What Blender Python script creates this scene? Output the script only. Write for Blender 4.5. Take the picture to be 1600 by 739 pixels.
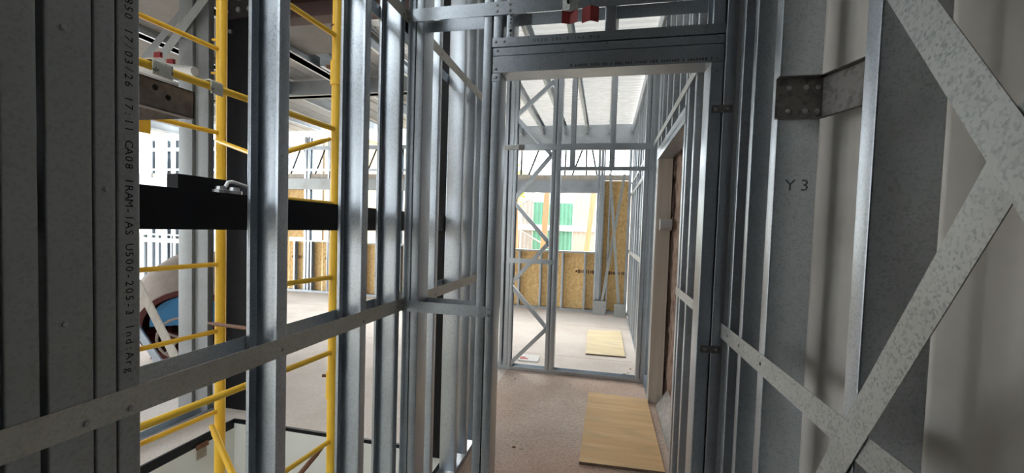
import bpy, bmesh, math, random
from mathutils import Vector, Matrix
random.seed(7)
for o in list(bpy.data.objects): bpy.data.objects.remove(o, do_unlink=True)
S = bpy.context.scene
COL = S.collection

# ------------------------------------------------------------------ camera
F, YAW, PIT, ROL, CX, CY, EYE = 660.0, .2145, .0394, -.0318, 800.0, 383.8, 1.535
def _axes():
    cy, sy, cp, sp = math.cos(YAW), math.sin(YAW), math.cos(PIT), math.sin(PIT)
    f = Vector((-sy*cp, cy*cp, -sp)); r = Vector((cy, sy, 0)); u = r.cross(f)
    cr, sr = math.cos(ROL), math.sin(ROL)
    return r*cr-u*sr, u*cr+r*sr, f
RT, UP, FW = _axes()
CAM = Vector((0, 0, EYE))
def hit(x, y, ax, v):            # photo pixel -> point on the plane ax = v
    d = FW + RT*((x-CX)/F) - UP*((y-CY)/F)
    i = 'XYZ'.index(ax); t = (v-CAM[i])/d[i]
    return CAM + d*t
cd = bpy.data.cameras.new('camera'); co = bpy.data.objects.new('camera', cd); COL.objects.link(co)
cd.sensor_width = 36; cd.lens = F/1600*36; cd.shift_y = (CY-369.5)/1600; cd.clip_start = .02; cd.clip_end = 200
co.matrix_world = Matrix((( RT.x, UP.x, -FW.x, CAM.x), (RT.y, UP.y, -FW.y, CAM.y), (RT.z, UP.z, -FW.z, CAM.z), (0, 0, 0, 1)))
S.camera = co

# ------------------------------------------------------------------ sky and exposure
w = bpy.data.worlds.new('overcast_sky'); S.world = w; w.use_nodes = True
bg = w.node_tree.nodes['Background']; bg.inputs[0].default_value = (.90, .96, 1.0, 1); bg.inputs[1].default_value = 2.2
S.view_settings.view_transform = 'Standard'; S.view_settings.look = 'None'
S.view_settings.gamma = 1; S.view_settings.use_curve_mapping = False
S.view_settings.exposure = 1.75
sun = bpy.data.lights.new('veiled_sun', 'SUN'); so = bpy.data.objects.new('veiled_sun', sun); COL.objects.link(so)
sun.energy = 1.0; sun.angle = math.radians(30); sun.color = (1, .95, .86)
so.rotation_euler = (math.radians(52), 0, math.radians(-150)); so.location = (-5, 12, 12)

# ------------------------------------------------------------------ materials
def mat(name, build):
    m = bpy.data.materials.new(name); m.use_nodes = True
    nt = m.node_tree; b = nt.nodes['Principled BSDF']
    build(nt, b); return m
def N(nt, t, **k):
    n = nt.nodes.new(t)
    for a, v in k.items():
        if a in n.inputs: n.inputs[a].default_value = v
        else: setattr(n, a, v)
    return n
def coords(nt, scale=(1, 1, 1), kind='Object'):
    tc = N(nt, 'ShaderNodeTexCoord'); mp = N(nt, 'ShaderNodeMapping'); mp.inputs['Scale'].default_value = scale
    nt.links.new(tc.outputs[kind], mp.inputs[0]); return mp.outputs[0]
def ramp(nt, src, stops):
    r = N(nt, 'ShaderNodeValToRGB'); e = r.color_ramp.elements
    while len(e) < len(stops): e.new(.5)
    for i, (p, c) in enumerate(stops): e[i].position = p; e[i].color = (*c, 1) if len(c) == 3 else c
    nt.links.new(src, r.inputs[0]); return r.outputs[0]
def noise(nt, vec, sc, det=4, rough=.55):
    n = N(nt, 'ShaderNodeTexNoise'); n.inputs['Scale'].default_value = sc; n.inputs['Detail'].default_value = det
    n.inputs['Roughness'].default_value = rough; nt.links.new(vec, n.inputs['Vector']); return n.outputs[0]
def mixc(nt, a, b, f, mode='MIX'):
    m = N(nt, 'ShaderNodeMix', data_type='RGBA', blend_type=mode)
    for s, v in ((6, a), (7, b)):
        if isinstance(v, tuple): m.inputs[s].default_value = (*v, 1)
        else: nt.links.new(v, m.inputs[s])
    if isinstance(f, float): m.inputs[0].default_value = f
    else: nt.links.new(f, m.inputs[0])
    return m.outputs[2]
def bump(nt, b, h, strength, dist=.002):
    n = N(nt, 'ShaderNodeBump'); n.inputs['Strength'].default_value = strength; n.inputs['Distance'].default_value = dist
    nt.links.new(h, n.inputs['Height']); nt.links.new(n.outputs[0], b.inputs['Normal'])
def galv(name, lo, hi, rough, metal=.85, spangle=140, stain=None):
    def f(nt, b):
        v = coords(nt)
        vo = N(nt, 'ShaderNodeTexVoronoi'); vo.inputs['Scale'].default_value = spangle; nt.links.new(v, vo.inputs['Vector'])
        sep = N(nt, 'ShaderNodeSeparateColor'); nt.links.new(vo.outputs['Color'], sep.inputs[0])
        n1 = noise(nt, v, 45, 5, .7)
        m = N(nt, 'ShaderNodeMath', operation='ADD'); nt.links.new(sep.outputs[0], m.inputs[0]); nt.links.new(n1, m.inputs[1])
        c = ramp(nt, m.outputs[0], [(.35, lo), (1.0, hi)])
        n2 = noise(nt, v, 3.5, 4)
        c = mixc(nt, c, stain or (lo[0]*.8, lo[1]*.78, lo[2]*.75), ramp(nt, n2, [(.5, (0, 0, 0)), (.75, (.5, .5, .5))]))
        nt.links.new(c, b.inputs['Base Color']); b.inputs['Metallic'].default_value = metal
        rr = N(nt, 'ShaderNodeMapRange'); rr.inputs[3].default_value = rough-.07; rr.inputs[4].default_value = rough+.1
        nt.links.new(m.outputs[0], rr.inputs[0]); nt.links.new(rr.outputs[0], b.inputs['Roughness'])
        bump(nt, b, n1, .12, .001)
    return mat(name, f)
def translucent(name, c, f):
    m = plain(name, c, .6, 0, .06, 4); nt = m.node_tree; b = nt.nodes['Principled BSDF']; o = nt.nodes['Material Output']
    t = N(nt, 'ShaderNodeBsdfTranslucent'); t.inputs[0].default_value = (*c, 1); mx_ = N(nt, 'ShaderNodeMixShader'); mx_.inputs[0].default_value = f
    nt.links.new(b.outputs[0], mx_.inputs[1]); nt.links.new(t.outputs[0], mx_.inputs[2]); nt.links.new(mx_.outputs[0], o.inputs[0]); return m
def plain(name, c, rough=.5, metal=0., var=.25, sc=12, c2=None, bmp=0., spots=None):
    def f(nt, b):
        v = coords(nt); n = noise(nt, v, sc, 6, .6)
        lo = tuple(x*(1-var) for x in c) if c2 is None else c2
        col = ramp(nt, n, [(.3, lo), (.7, c)])
        if spots:
            n3 = noise(nt, v, spots[1], 5, .7)
            col = mixc(nt, col, spots[0], ramp(nt, n3, [(spots[2], (0, 0, 0)), (spots[2]+.05, (1, 1, 1))]))
        nt.links.new(col, b.inputs['Base Color']); b.inputs['Roughness'].default_value = rough; b.inputs['Metallic'].default_value = metal
        if max(c) < .05: b.inputs['Specular IOR Level'].default_value = .18
        if bmp: bump(nt, b, n, bmp, .003)
    return mat(name, f)
def wood(name, c1, c2, axis=0, sc=1., rough=.7):
    def f(nt, b):
        s = [14*sc]*3; s[axis] = 1.1*sc
        v = coords(nt, tuple(s)); n = noise(nt, v, 1.6, 6, .6)
        wv = N(nt, 'ShaderNodeTexWave', wave_type='BANDS'); wv.inputs['Scale'].default_value = .5; wv.inputs['Distortion'].default_value = 9
        wv.inputs['Detail'].default_value = 3; nt.links.new(v, wv.inputs['Vector'])
        c = mixc(nt, c1, c2, ramp(nt, n, [(.35, (0, 0, 0)), (.7, (1, 1, 1))]))
        c = mixc(nt, c, tuple(x*.72 for x in c2), ramp(nt, wv.outputs[1], [(.6, (0, 0, 0)), (1, (.45, .45, .45))]))
        nt.links.new(c, b.inputs['Base Color']); b.inputs['Roughness'].default_value = rough; bump(nt, b, n, .2, .002)
    return mat(name, f)
def osb_m(name):
    def f(nt, b):
        cols = None
        for k, s in enumerate(((9, 9, 42), (42, 9, 9), (24, 24, 16))):
            n = noise(nt, coords(nt, s), 1.0, 3, .5)
            c = ramp(nt, n, [(.34, (.54, .31, .11)), (.5, (.80, .53, .22)), (.68, (.90, .68, .36))])
            cols = c if cols is None else mixc(nt, cols, c, .5)
        nt.links.new(cols, b.inputs['Base Color']); b.inputs['Roughness'].default_value = .75
    return mat(name, f)
def concrete(name, c, c2, c3, rough=.85, sc=2.2, spk=.8):
    def f(nt, b):
        v = coords(nt); n1 = noise(nt, v, sc, 8, .62); n2 = noise(nt, v, 60, 4, .7); n3 = noise(nt, v, .7, 4)
        col = ramp(nt, n1, [(.3, c2), (.62, c)])
        col = mixc(nt, col, c3, ramp(nt, n3, [(.42, (0, 0, 0)), (.66, (.8, .8, .8))]))
        col = mixc(nt, col, (.5, .5, .5), ramp(nt, n2, [(.3, (spk, spk, spk)), (.55, (0, 0, 0))]), 'MULTIPLY')
        nt.links.new(col, b.inputs['Base Color']); b.inputs['Roughness'].default_value = rough
        bump(nt, b, n2, .5, .004)
    return mat(name, f)
M = {}
M['galv'] = galv('galvanized_steel', (.37, .41, .45), (.52, .56, .60), .29, .95, 260)
M['galv_dull'] = galv('dull_galvanized_steel', (.29, .305, .305), (.37, .385, .385), .46, .8, 200, (.24, .235, .21))
M['strap'] = galv('spangled_strap_steel', (.27, .285, .285), (.50, .515, .50), .45, .75, 210)
M['strap_warm'] = galv('warm_dull_strap_steel', (.42, .41, .37), (.55, .54, .49), .5, .55, 220, (.36, .33, .27))
M['bracket'] = galv('dark_bracket_steel', (.10, .095, .09), (.22, .21, .20), .5, .6, 90)
M['screw'] = plain('zinc_screw', (.42, .42, .42), .4, .8, .2)
M['ink'] = plain('black_ink', (.012, .012, .014), .7)
M['pencil'] = plain('pencil_mark', (.11, .11, .115), .8)
M['yellow'] = plain('yellow_scaffold_paint', (.90, .54, .04), .42, 0, .1, 6, None, 0, ((.09, .035, .012), 30, .70))
M['rust'] = plain('rusty_steel', (.22, .10, .05), .75, .2, .5, 25)
M['rustpale'] = plain('stained_steel', (.42, .36, .28), .8, .1, .4, 30)
M['plank'] = plain('worn_steel_plank', (.26, .22, .20), .6, .4, .6, 18, None, .1)
M['hook'] = plain('paint_splashed_hook', (.62, .60, .52), .6, .1, .3, 14, None, .1, ((.06, .055, .05), 22, .56))
M['black'] = plain('black_painted_steel', (.012, .012, .014), .38, .1, .3, 8)
M['blackgrey'] = plain('dark_grey_painted_steel', (.045, .042, .044), .45, .1, .3, 8)
M['brownsteel'] = plain('primer_brown_steel', (.09, .05, .045), .6, .1, .3, 8)
M['red'] = plain('red_painted_steel', (.32, .022, .022), .45, .1, .25, 20)
M['sheet'] = plain('pale_painted_sheet', (.76, .73, .68), .5, .05, .22, 5, (.60, .565, .52), 0, ((.10, .065, .045), 26, .735))
M['roof'] = translucent('white_translucent_roof_sheet', (.78, .76, .73), .085)
M['roofgrey'] = plain('grey_roof_sheet', (.36, .36, .36), .45, .3, .2, 4)
M['roofpanel'] = plain('grey_board', (.22, .21, .20), .8, 0, .2, 4)
M['osb'] = osb_m('oriented_strand_board')
M['stamp'] = plain('faded_stamp', (.16, .085, .04), .8, 0, .5, 60)
M['ply'] = wood('plywood_face', (.68, .42, .19), (.80, .56, .29), 0, .8)
M['plypale'] = wood('pale_board_face', (.70, .56, .33), (.80, .69, .45), 0, .8)
M['plyedge'] = plain('plywood_edge', (.26, .19, .13), .8, 0, .4, 40)
M['timber'] = wood('timber', (.46, .29, .16), (.58, .40, .24), 2)
M['boardjamb'] = wood('raw_board', (.48, .43, .37), (.60, .55, .48), 2, .6)
M['floor'] = concrete('dusty_concrete', (.72, .64, .58), (.60, .53, .47), (.74, .68, .63), spk=.35)
M['floorbrown'] = concrete('brown_concrete', (.74, .61, .52), (.54, .42, .34), (.56, .35, .26))
M['white'] = plain('white_painted_concrete', (.74, .74, .70), .8, 0, .08, 3, None, .1, ((.42, .38, .32), 7, .70))
M['earthwall'] = plain('rough_brown_render', (.36, .26, .20), .95, 0, .5, 14, (.17, .10, .07), 1.0)
M['darkboard'] = plain('dark_blue_grey_board', (.055, .062, .07), .8, 0, .3, 6)
M['mortar'] = plain('grey_mortar', (.38, .35, .32), .95, 0, .35, 20, None, .6)
M['mixer'] = plain('cement_crusted_drum', (.38, .32, .28), .85, 0, .25, 10, (.30, .245, .21), .3, ((.30, .12, .10), 16, .63))
M['mixred'] = plain('dark_red_paint', (.12, .025, .022), .6, 0, .4, 16)
M['blue'] = plain('blue_plastic', (.06, .26, .52), .5, 0, .1, 6)
M['greensheet'] = plain('green_painted_sheet', (.10, .27, .18), .5, .1, .25, 5)
M['greysheet'] = plain('weathered_pale_sheet', (.34, .31, .28), .6, .1, .25, 5)
M['fence'] = wood('weathered_fence_boards', (.30, .235, .19), (.42, .34, .28), 2)
M['pale'] = plain('pale_wall_render', (.46, .41, .35), .85, 0, .1, 3)
M['cream'] = plain('cream_wall_render', (.52, .40, .24), .85, 0, .1, 3)
M['glass'] = plain('window_glass', (.30, .36, .42), .08, 0, .1, 2)
M['whitepaint'] = plain('white_paint', (.80, .80, .78), .5, 0, .06, 5)
M['leaf'] = plain('yellow_green_leaf', (.40, .46, .06), .6, 0, .4, 9)
M['pvc'] = plain('grey_pvc', (.42, .43, .43), .45, 0, .08, 5)
M['ground'] = plain('bare_ground', (.40, .35, .28), .95, 0, .25, 2, None, .3)
M['paper'] = plain('white_paper', (.8, .78, .75), .8, 0, .1, 9)
M['redink'] = plain('red_print', (.55, .06, .06), .7)

# ------------------------------------------------------------------ object helpers
CNT = {}
def empty(name, loc, label=None, cat=None, group=None, kind=None):
    o = bpy.data.objects.new(name, None); o.location = loc; COL.objects.link(o); o.empty_display_size = .1
    o['wloc'] = list(loc); tag(o, label, cat, group, kind); return o
def tag(o, label=None, cat=None, group=None, kind=None):
    for k, v in (('label', label), ('category', cat), ('group', group), ('kind', kind)):
        if v: o[k] = v
    return o
class MB:
    def __init__(s): s.v = []; s.f = []
    def add(s, vs, fs):
        n = len(s.v); s.v += [tuple(p) for p in vs]; s.f += [tuple(i+n for i in f) for f in fs]; return s
    def box(s, x0, x1, y0, y1, z0, z1):
        return s.add([(x, y, z) for x in (x0, x1) for y in (y0, y1) for z in (z0, z1)],
                     [(0, 1, 3, 2), (4, 6, 7, 5), (0, 4, 5, 1), (2, 3, 7, 6), (0, 2, 6, 4), (1, 5, 7, 3)])
    def sweep(s, prof, p0, p1, U, V, cap=True):
        p0, p1, U, V = Vector(p0), Vector(p1), Vector(U), Vector(V); n = len(prof)
        vs = [p+U*a+V*b for p in (p0, p1) for a, b in prof]
        fs = [(i, (i+1) % n, n+(i+1) % n, n+i) for i in range(n)]
        if cap: fs += [tuple(range(n-1, -1, -1)), tuple(range(n, 2*n))]
        return s.add(vs, fs)
    def tube(s, pts, r, seg=10, cap=True):
        pts = [Vector(p) for p in pts]; vs = []; fs = []; ref = None
        for i, p in enumerate(pts):
            d = (pts[min(i+1, len(pts)-1)]-pts[max(i-1, 0)]).normalized()
            if ref is None: ref = Vector((0, 0, 1)) if abs(d.z) < .9 else Vector((1, 0, 0))
            a = d.cross(ref).normalized(); b = d.cross(a).normalized()
            rr = r[i] if isinstance(r, (list, tuple)) else r
            vs += [p+(a*math.cos(t)+b*math.sin(t))*rr for t in [2*math.pi*k/seg for k in range(seg)]]
        for i in range(len(pts)-1):
            for k in range(seg):
                fs.append((i*seg+k, i*seg+(k+1) % seg, (i+1)*seg+(k+1) % seg, (i+1)*seg+k))
        if cap: fs += [tuple(range(seg)), tuple(range((len(pts)-1)*seg, len(pts)*seg))]
        return s.add(vs, fs)
    def bar(s, p0, p1, wid, th, nrm):          # flat bar between two points, its broad face turned to nrm
        p0, p1, nrm = Vector(p0), Vector(p1), Vector(nrm).normalized()
        d = (p1-p0).normalized(); U = d.cross(nrm).normalized(); Vv = U.cross(d).normalized()
        return s.sweep([(-wid/2, -th/2), (wid/2, -th/2), (wid/2, th/2), (-wid/2, th/2)], p0, p1, U, Vv)
    def lathe(s, prof, c, ax, seg=24):
        c, ax = Vector(c), Vector(ax).normalized()
        a = ax.cross(Vector((0, 0, 1)) if abs(ax.z) < .9 else Vector((1, 0, 0))).normalized(); b = ax.cross(a)
        n = len(prof); vs = []; fs = []
        for k in range(seg):
            t = 2*math.pi*k/seg
            vs += [c+ax*h+(a*math.cos(t)+b*math.sin(t))*r for r, h in prof]
        for k in range(seg):
            for i in range(n-1):
                fs.append((k*n+i, k*n+i+1, ((k+1) % seg)*n+i+1, ((k+1) % seg)*n+i))
        return s.add(vs, fs)
    def build(s, name, m, parent=None, smooth=False, bevel=0., **t):
        xs = list(zip(*s.v)); org = Vector(((min(xs[0])+max(xs[0]))/2, (min(xs[1])+max(xs[1]))/2, min(xs[2])))
        me = bpy.data.meshes.new(name); me.from_pydata([tuple(Vector(p)-org) for p in s.v], [], s.f)
        bm = bmesh.new(); bm.from_mesh(me); bmesh.ops.recalc_face_normals(bm, faces=bm.faces)
        if bevel: bmesh.ops.bevel(bm, geom=bm.edges[:], offset=bevel, segments=2, affect='EDGES', clamp_overlap=True)
        bm.to_mesh(me); bm.free()
        if smooth:
            for p in me.polygons: p.use_smooth = True
            me.set_sharp_from_angle(angle=math.radians(40))
        me.materials.append(M[m]); return link(name, me, org, parent, **t)
def wl(o): return Vector(o['wloc'])
def link(name, me, org, parent=None, rot=None, **t):
    o = bpy.data.objects.new(name, me); COL.objects.link(o); o['wloc'] = list(org)
    if parent: o.parent = parent; o.location = Vector(org)-wl(parent)
    else: o.location = org
    if rot: o.rotation_euler = rot
    tag(o, **t); return o
def off(path, t):                               # open centre line -> closed thin profile
    P = [Vector(p) for p in path]; L, R = [], []
    for i, p in enumerate(P):
        a = (p-P[i-1]).normalized() if i else None; b = (P[i+1]-p).normalized() if i < len(P)-1 else None
        if a is None: a = b
        if b is None: b = a
        n1 = Vector((-a.y, a.x)); n2 = Vector((-b.y, b.x)); n = (n1+n2); n /= max(.3, n.dot(n1))
        L.append(p+n*t/2); R.append(p-n*t/2)
    return [tuple(p) for p in L+R[::-1]]
def rnd(path, r):                               # round the inner corners of a polyline
    out = [path[0]]
    for i in range(1, len(path)-1):
        p = Vector(path[i]); a = (Vector(path[i-1])-p).normalized(); b = (Vector(path[i+1])-p).normalized()
        p0, p1 = p+a*r, p+b*r
        for k in (0, .35, .65, 1): out.append(tuple(p0*(1-k)**2+p*2*k*(1-k)+p1*k*k))
    return out+[path[-1]]
def cprof(wd=.1, fl=.036, lip=.011, t=.0016, r=.003):
    e = t/2
    pa = [(e+lip, fl-e), (e, fl-e), (e, e), (wd-e, e), (wd-e, fl-e), (wd-e-lip, fl-e)]
    if lip == 0: pa = pa[1:-1]
    return off(rnd(pa, r), t)
CP, UPR = {}, {}
def stud(par, base, top, U, V, fl=.036, wd=.1, lip=.011, m='galv', name='stud', **t):
    return MB().sweep(cprof(wd, fl, lip), base, top, U, V).build(name, m, par, smooth=True, **t)
def strap(par, p0, p1, nrm, wid=.05, m='strap', **t):
    return MB().bar(p0, p1, wid, .0016, nrm).build('strap', m, par, **t)
_sm = MB().lathe([(.0001, .0032), (.0035, .003), (.0042, .0018), (.0044, .0008), (.0062, .0007), (.0064, 0), (.0001, 0)], (0, 0, 0), (0, 0, 1), 10)
SCREW = bpy.data.meshes.new('screw'); SCREW.from_pydata(_sm.v, [], _sm.f); SCREW.materials.append(M['screw'])
def screw(par, p, nrm):
    q = Vector(nrm).to_track_quat('Z', 'Y').to_euler(); return link('screw', SCREW, p, par, rot=q)
def lettering(par, rows, m='ink', pitch=None):
    """rows: (text, start, xdir, ydir, height, advance) -> one mesh of printed characters"""
    vs, fs = [], []
    for text, st, xd, yd, h, adv in rows:
        st, xd, yd = Vector(st), Vector(xd), Vector(yd)
        for i, ch in enumerate(text):
            if ch == ' ': continue
            cu = bpy.data.curves.new('t', 'FONT'); cu.body = ch; cu.resolution_u = 2; cu.align_x = 'CENTER'
            ob = bpy.data.objects.new('t', cu); COL.objects.link(ob)
            me = bpy.data.meshes.new_from_object(ob.evaluated_get(bpy.context.evaluated_depsgraph_get()))
            n = len(vs)
            for v in me.vertices: vs.append(tuple(st+xd*(adv*(i+.5)+v.co.x*h*1.5)+yd*(v.co.y*h*1.4)))
            fs += [tuple(k+n for k in p.vertices) for p in me.polygons]
            bpy.data.objects.remove(ob); bpy.data.meshes.remove(me); bpy.data.curves.remove(cu)
    b = MB(); b.v = vs; b.f = fs
    return b.build('lettering', m, par)

TOP = 3.42
XL, XR, YB = -.84, .43, 1.665
LX, RX = Vector((-1, 0, 0)), Vector((1, 0, 0)); FY, BY = Vector((0, 1, 0)), Vector((0, -1, 0))

# ================================================================== SETTING
# floor with the stair void cut out of the left room
fl = MB()
for x0, x1, y0, y1 in ((-12, -2.73, -3, 4.5), (-2.73, -.98, 2.68, 4.5), (-12, .6, 4.5, 9.2), (-.98, .6, -3, 1.66)):
    fl.box(x0, x1, y0, y1, -.055, 0)
fl.build('floor', 'floor', label='dusty pale concrete slab floor with a stair void', kind='structure')
MB().box(-.98, .62, 1.66, 4.5, -.12, 0).build('floor_hall', 'floorbrown', label='brown stained rough concrete floor beyond the door opening', kind='structure')
j = MB()
for yy in (5.15, 6.9): j.box(-12, .44, yy, yy+.006, .0003, .0012)
j.build('trim_1', 'floorbrown', kind='structure', label='thin saw cut joints in the far floor')
for nm, bx_ in (('wall_void_near', (-2.9, -.98, -3, -2.8, -1.6, -.06)), ('wall_void_left', (-2.93, -2.722, -2.8, 2.88, -1.6, -.06)), ('wall_void_far', (-2.72, -.98, 2.668, 2.88, -1.6, -.022)), ('floor_void', (-2.9, -.8, -2.8, 2.9, -1.7, -1.6)), ('wall_void_right', (-.978, -.9, -2.8, 2.66, -1.6, -.06))):
    MB().box(*bx_).build(nm, 'white', kind='structure', label='white painted concrete '+('bottom' if nm[0] == 'f' else 'side')+' of the stair void')
MB().box(-2.74, -2.724, -2.8, 2.69, -.06, .004).box(-2.724, -.98, 2.670, 2.69, -.022, .004).box(-.99, -.962, -2.8, 2.68, -.16, .004)\
    .build('trim_2', 'black', kind='structure', label='black steel angle edging the stair void')

# ---- left stud wall
wlft = empty('wall_left', (-.89, 1.3, 0), 'open wall of galvanized steel studs on the left', kind='structure')
def lstud(y, fw=.036, m='galv', far=False, **t):
    if far: return stud(wlft, (XL, y+fw, .04), (XL, y+fw, TOP), LX, BY, fw, m=m, **t)
    return stud(wlft, (XL, y, .04), (XL, y, TOP), LX, FY, fw, m=m, **t)
lstud(.385, .036)
lstud(.432, .042, 'galv_dull', far=True, label='dull olive grey stud beside the darker studs')
lstud(.4815, .0625, 'galv_dull')
lstud(.5455, .033, 'galv_dull')
LET = lstud(.580, .038, 'galv_dull', far=True, label='stud with a vertical line of black printed characters')
z0 = hit(203, 44, 'X', XL).z; z1 = hit(203, 583, 'X', XL).z
TXT = '17/03/26 17:11 CA08 IRAM-IAS U500-205-3 Ind:Arg'
adv = (z0-z1)/len(TXT)
lettering(LET, [('0850 '+TXT, (XL+.0006, .5925, z0+5*adv), (0, 0, -1), (0, 1, 0), .0135, adv)])
lstud(.957, far=True); lstud(1.353, far=True); lstud(1.61, .035, far=True)
lstud(2.02); lstud(2.405, .04); lstud(2.61, .04); lstud(2.80)
for zz in (0, TOP-.04):
    MB().sweep([(0, 0), (.104, 0), (.104, .04), (.1024, .04), (.1024, .0016), (.0016, .0016), (.0016, .04), (0, .04)] if zz == 0 else
               [(0, .04), (.104, .04), (.104, 0), (.1024, 0), (.1024, .0384), (.0016, .0384), (.0016, 0), (0, 0)],
               (XL+.002, -1.5, zz), (XL+.002, 2.9, zz), LX, (0, 0, 1)).build('track', 'galv', wlft)
for xx, nn in ((XL+.0012, 1), (XL-.1012, -1)):
    for zc in (1.196, 2.41):
        s_ = strap(wlft, (xx, -1, zc), (xx, 2.88, zc), (nn, 0, 0), .052, m='strap_warm' if nn > 0 else 'galv')
        if nn > 0:
            for y in (.53, .597, .975, 1.371, 1.627, 2.038, 2.425, 2.63):
                screw(s_, (xx+.0008, y, zc-.008+random.uniform(-.006, .006)), (1, 0, 0))
for px, py in ((97, 42), (165, 296), (100, 507)):
    p = hit(px, py, 'X', XL); screw(wlft, (XL+.0002, p.y, p.z), (1, 0, 0))

# ---- wall with the door opening
wb = empty('wall_back', (-.2, 1.71, 0), 'stud wall with a door opening facing the camera', kind='structure')
def bstud(x, fw, right, z0=.04, z1=TOP, **t):   # flange faces the camera; web on the right or left edge
    if right: return stud(wb, (x+fw, YB, z0), (x+fw, YB, z1), FY, LX, fw, **t)
    return stud(wb, (x, YB, z0), (x, YB, z1), FY, RX, fw, **t)
bstud(XL+.002, .036, True); bstud(XL+.040, .036, True)
bstud(-.508, .036, False); jl = bstud(-.467, .0365, True, z1=2.158)
jr = bstud(.350, .044, False, z1=2.158); bstud(.399, .04, True); bstud(.4385, .0, True) if False else None
bstud(-.4675, .036, True, 2.29); bstud(-.414, .030, True, 2.29); bstud(-.03, .042, False, 2.29); bstud(.352, .04, True, 2.29)
for x0, x1 in ((XL, -.43), (.35, .44)):
    MB().box(x0, x1, YB-.002, YB+.102, 0, .0016).box(x0, x1, YB-.002, YB-.0004, 0, .04).box(x0, x1, YB+.1004, YB+.102, 0, .04).build('track', 'galv', wb)
MB().box(XL, .44, YB-.002, YB+.102, TOP-.002, TOP).box(XL, .44, YB-.002, YB-.0004, TOP-.04, TOP).build('track', 'galv', wb)
hd = MB().box(-.465, .392, YB, YB+.1, 2.160, 2.2240).box(-.465, .392, YB+.008, YB+.1, 2.2240, 2.2270).box(-.465, .392, YB, YB+.1, 2.2270, 2.2570).box(-.46, .39, YB+.02, YB+.1, 2.257, 2.262).build('header', 'galv', wb)
ht = MB().box(-.470, .394, YB-.002, YB-.0002, 2.2625, 2.296).box(-.470, .394, YB-.002, YB+.102, 2.2607, 2.2625).box(-.470, .394, YB+.1002, YB+.102, 2.2625, 2.296).build('header_track', 'galv', wb)
p0 = hit(836, 67, 'Y', YB-.0025); p1 = hit(936, 58, 'Y', YB-.0025)
lettering(ht, [('U500-205-2 Ind:Arg', (p0.x-.01, YB-.0025, 2.272), (1, 0, 0), (0, 0, 1), .012, (p1.x-p0.x)/17)])
im = MB(); xx = -.155
while xx < .37:                                 # smudged, unreadable factory print
    wd_ = random.uniform(.004, .008); hh_ = random.uniform(.008, .012); im.box(xx, xx+wd_, YB-.0007, YB-.0003, 2.168, 2.168+hh_); xx += wd_+random.choice((.003, .003, .004, .012))
im.build('smudged_print', 'pencil', hd)
for x, z, y in ((-.455, 2.28, 0), (-.42, 2.28, 0), (-.447, 2.246, .0), (-.452, 2.175, 0), (-.02, 2.25, 0), (.33, 2.285, 0), (.37, 2.25, 0), (.37, 2.17, 0), (-.45, 2.14, 0), (.372, 2.13, 0)):
    screw(wb, (x, YB-.002+y, z), (0, -1, 0))
MB().box(-.4675, -.433, YB-.002, YB-.0002, 2.125, 2.152).build('clip', 'galv', wb)
for px, py in ((1128, 170), (1110, 546)):
    p = hit(px, py, 'Y', YB-.002); c = MB().box(p.x-.035, p.x+.035, YB-.004, YB-.0022, p.z-.013, p.z+.013).build('tie_plate', 'bracket', wb)
    for dx in (-.02, .02): screw(c, (p.x+dx, YB-.004, p.z), (0, -1, 0))
for zc, x0, x1 in ((1.191, XL+.003, -.44), (2.411, XL+.003, .40)):
    s_ = strap(wb, (x0, YB-.0035, zc), (x1, YB-.0035, zc), (0, -1, 0), .046 if zc < 2 else .052, m='galv')
    strap(wb, (x0, YB+.1015, zc), (x1, YB+.1015, zc), (0, -1, 0), .05, m='galv')
    for x in (-.83, -.452, -.40, .37):
        if x < x1: screw(s_, (x, YB-.0045, zc-.012), (0, -1, 0)); screw(s_, (x, YB-.0045, zc+.012), (0, -1, 0))
# punched stud above the header
pst = MB()
for k, z in enumerate((2.305, 2.322, 2.352, 2.366, 2.38)):
    pst.tube([(-.396, YB-.0009, z), (-.396, YB-.0003, z)], .0055 if k == 1 else .003, 10)
pst.build('punched_mark', 'ink', wb)
# red folded cleats hanging from the upper strap
def cleat(cx, zt, zb, m, wid, dep, fwd):
    b = MB(); y0 = YB-.006
    pr = off([(cx-wid/2, y0-(0 if fwd else dep)), (cx, y0-(dep if fwd else 0)), (cx+wid/2, y0-(0 if fwd else dep))], .002)
    b.v = [(x, y, z) for z in (zb, zt) for x, y in pr]; n = len(pr)
    b.f = [(i, (i+1) % n, n+(i+1) % n, n+i) for i in range(n)]+[tuple(range(n)), tuple(range(n, 2*n))]
    return b
rc = empty('folded_cleat', (-.16, YB, 2.33), 'galvanized cleat with a hole and dark red end, hung above the doorway', 'bracket')
g = cleat(-.162, 2.47, 2.375, 'galv', .06, .018, True).build('plate', 'strap', rc)
MB().tube([(-.166, YB-.0225, 2.405), (-.166, YB-.0245, 2.405)], .0095, 14).build('hole', 'ink', rc)
cleat(-.162, 2.3745, 2.328, 'red', .06, .014, False).build('end', 'red', rc)
cleat(-.085, 2.384, 2.328, 'red', .062, .02, True).build('folded_cleat', 'red', label='plain dark red folded metal cleat above the doorway', cat='bracket')

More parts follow.
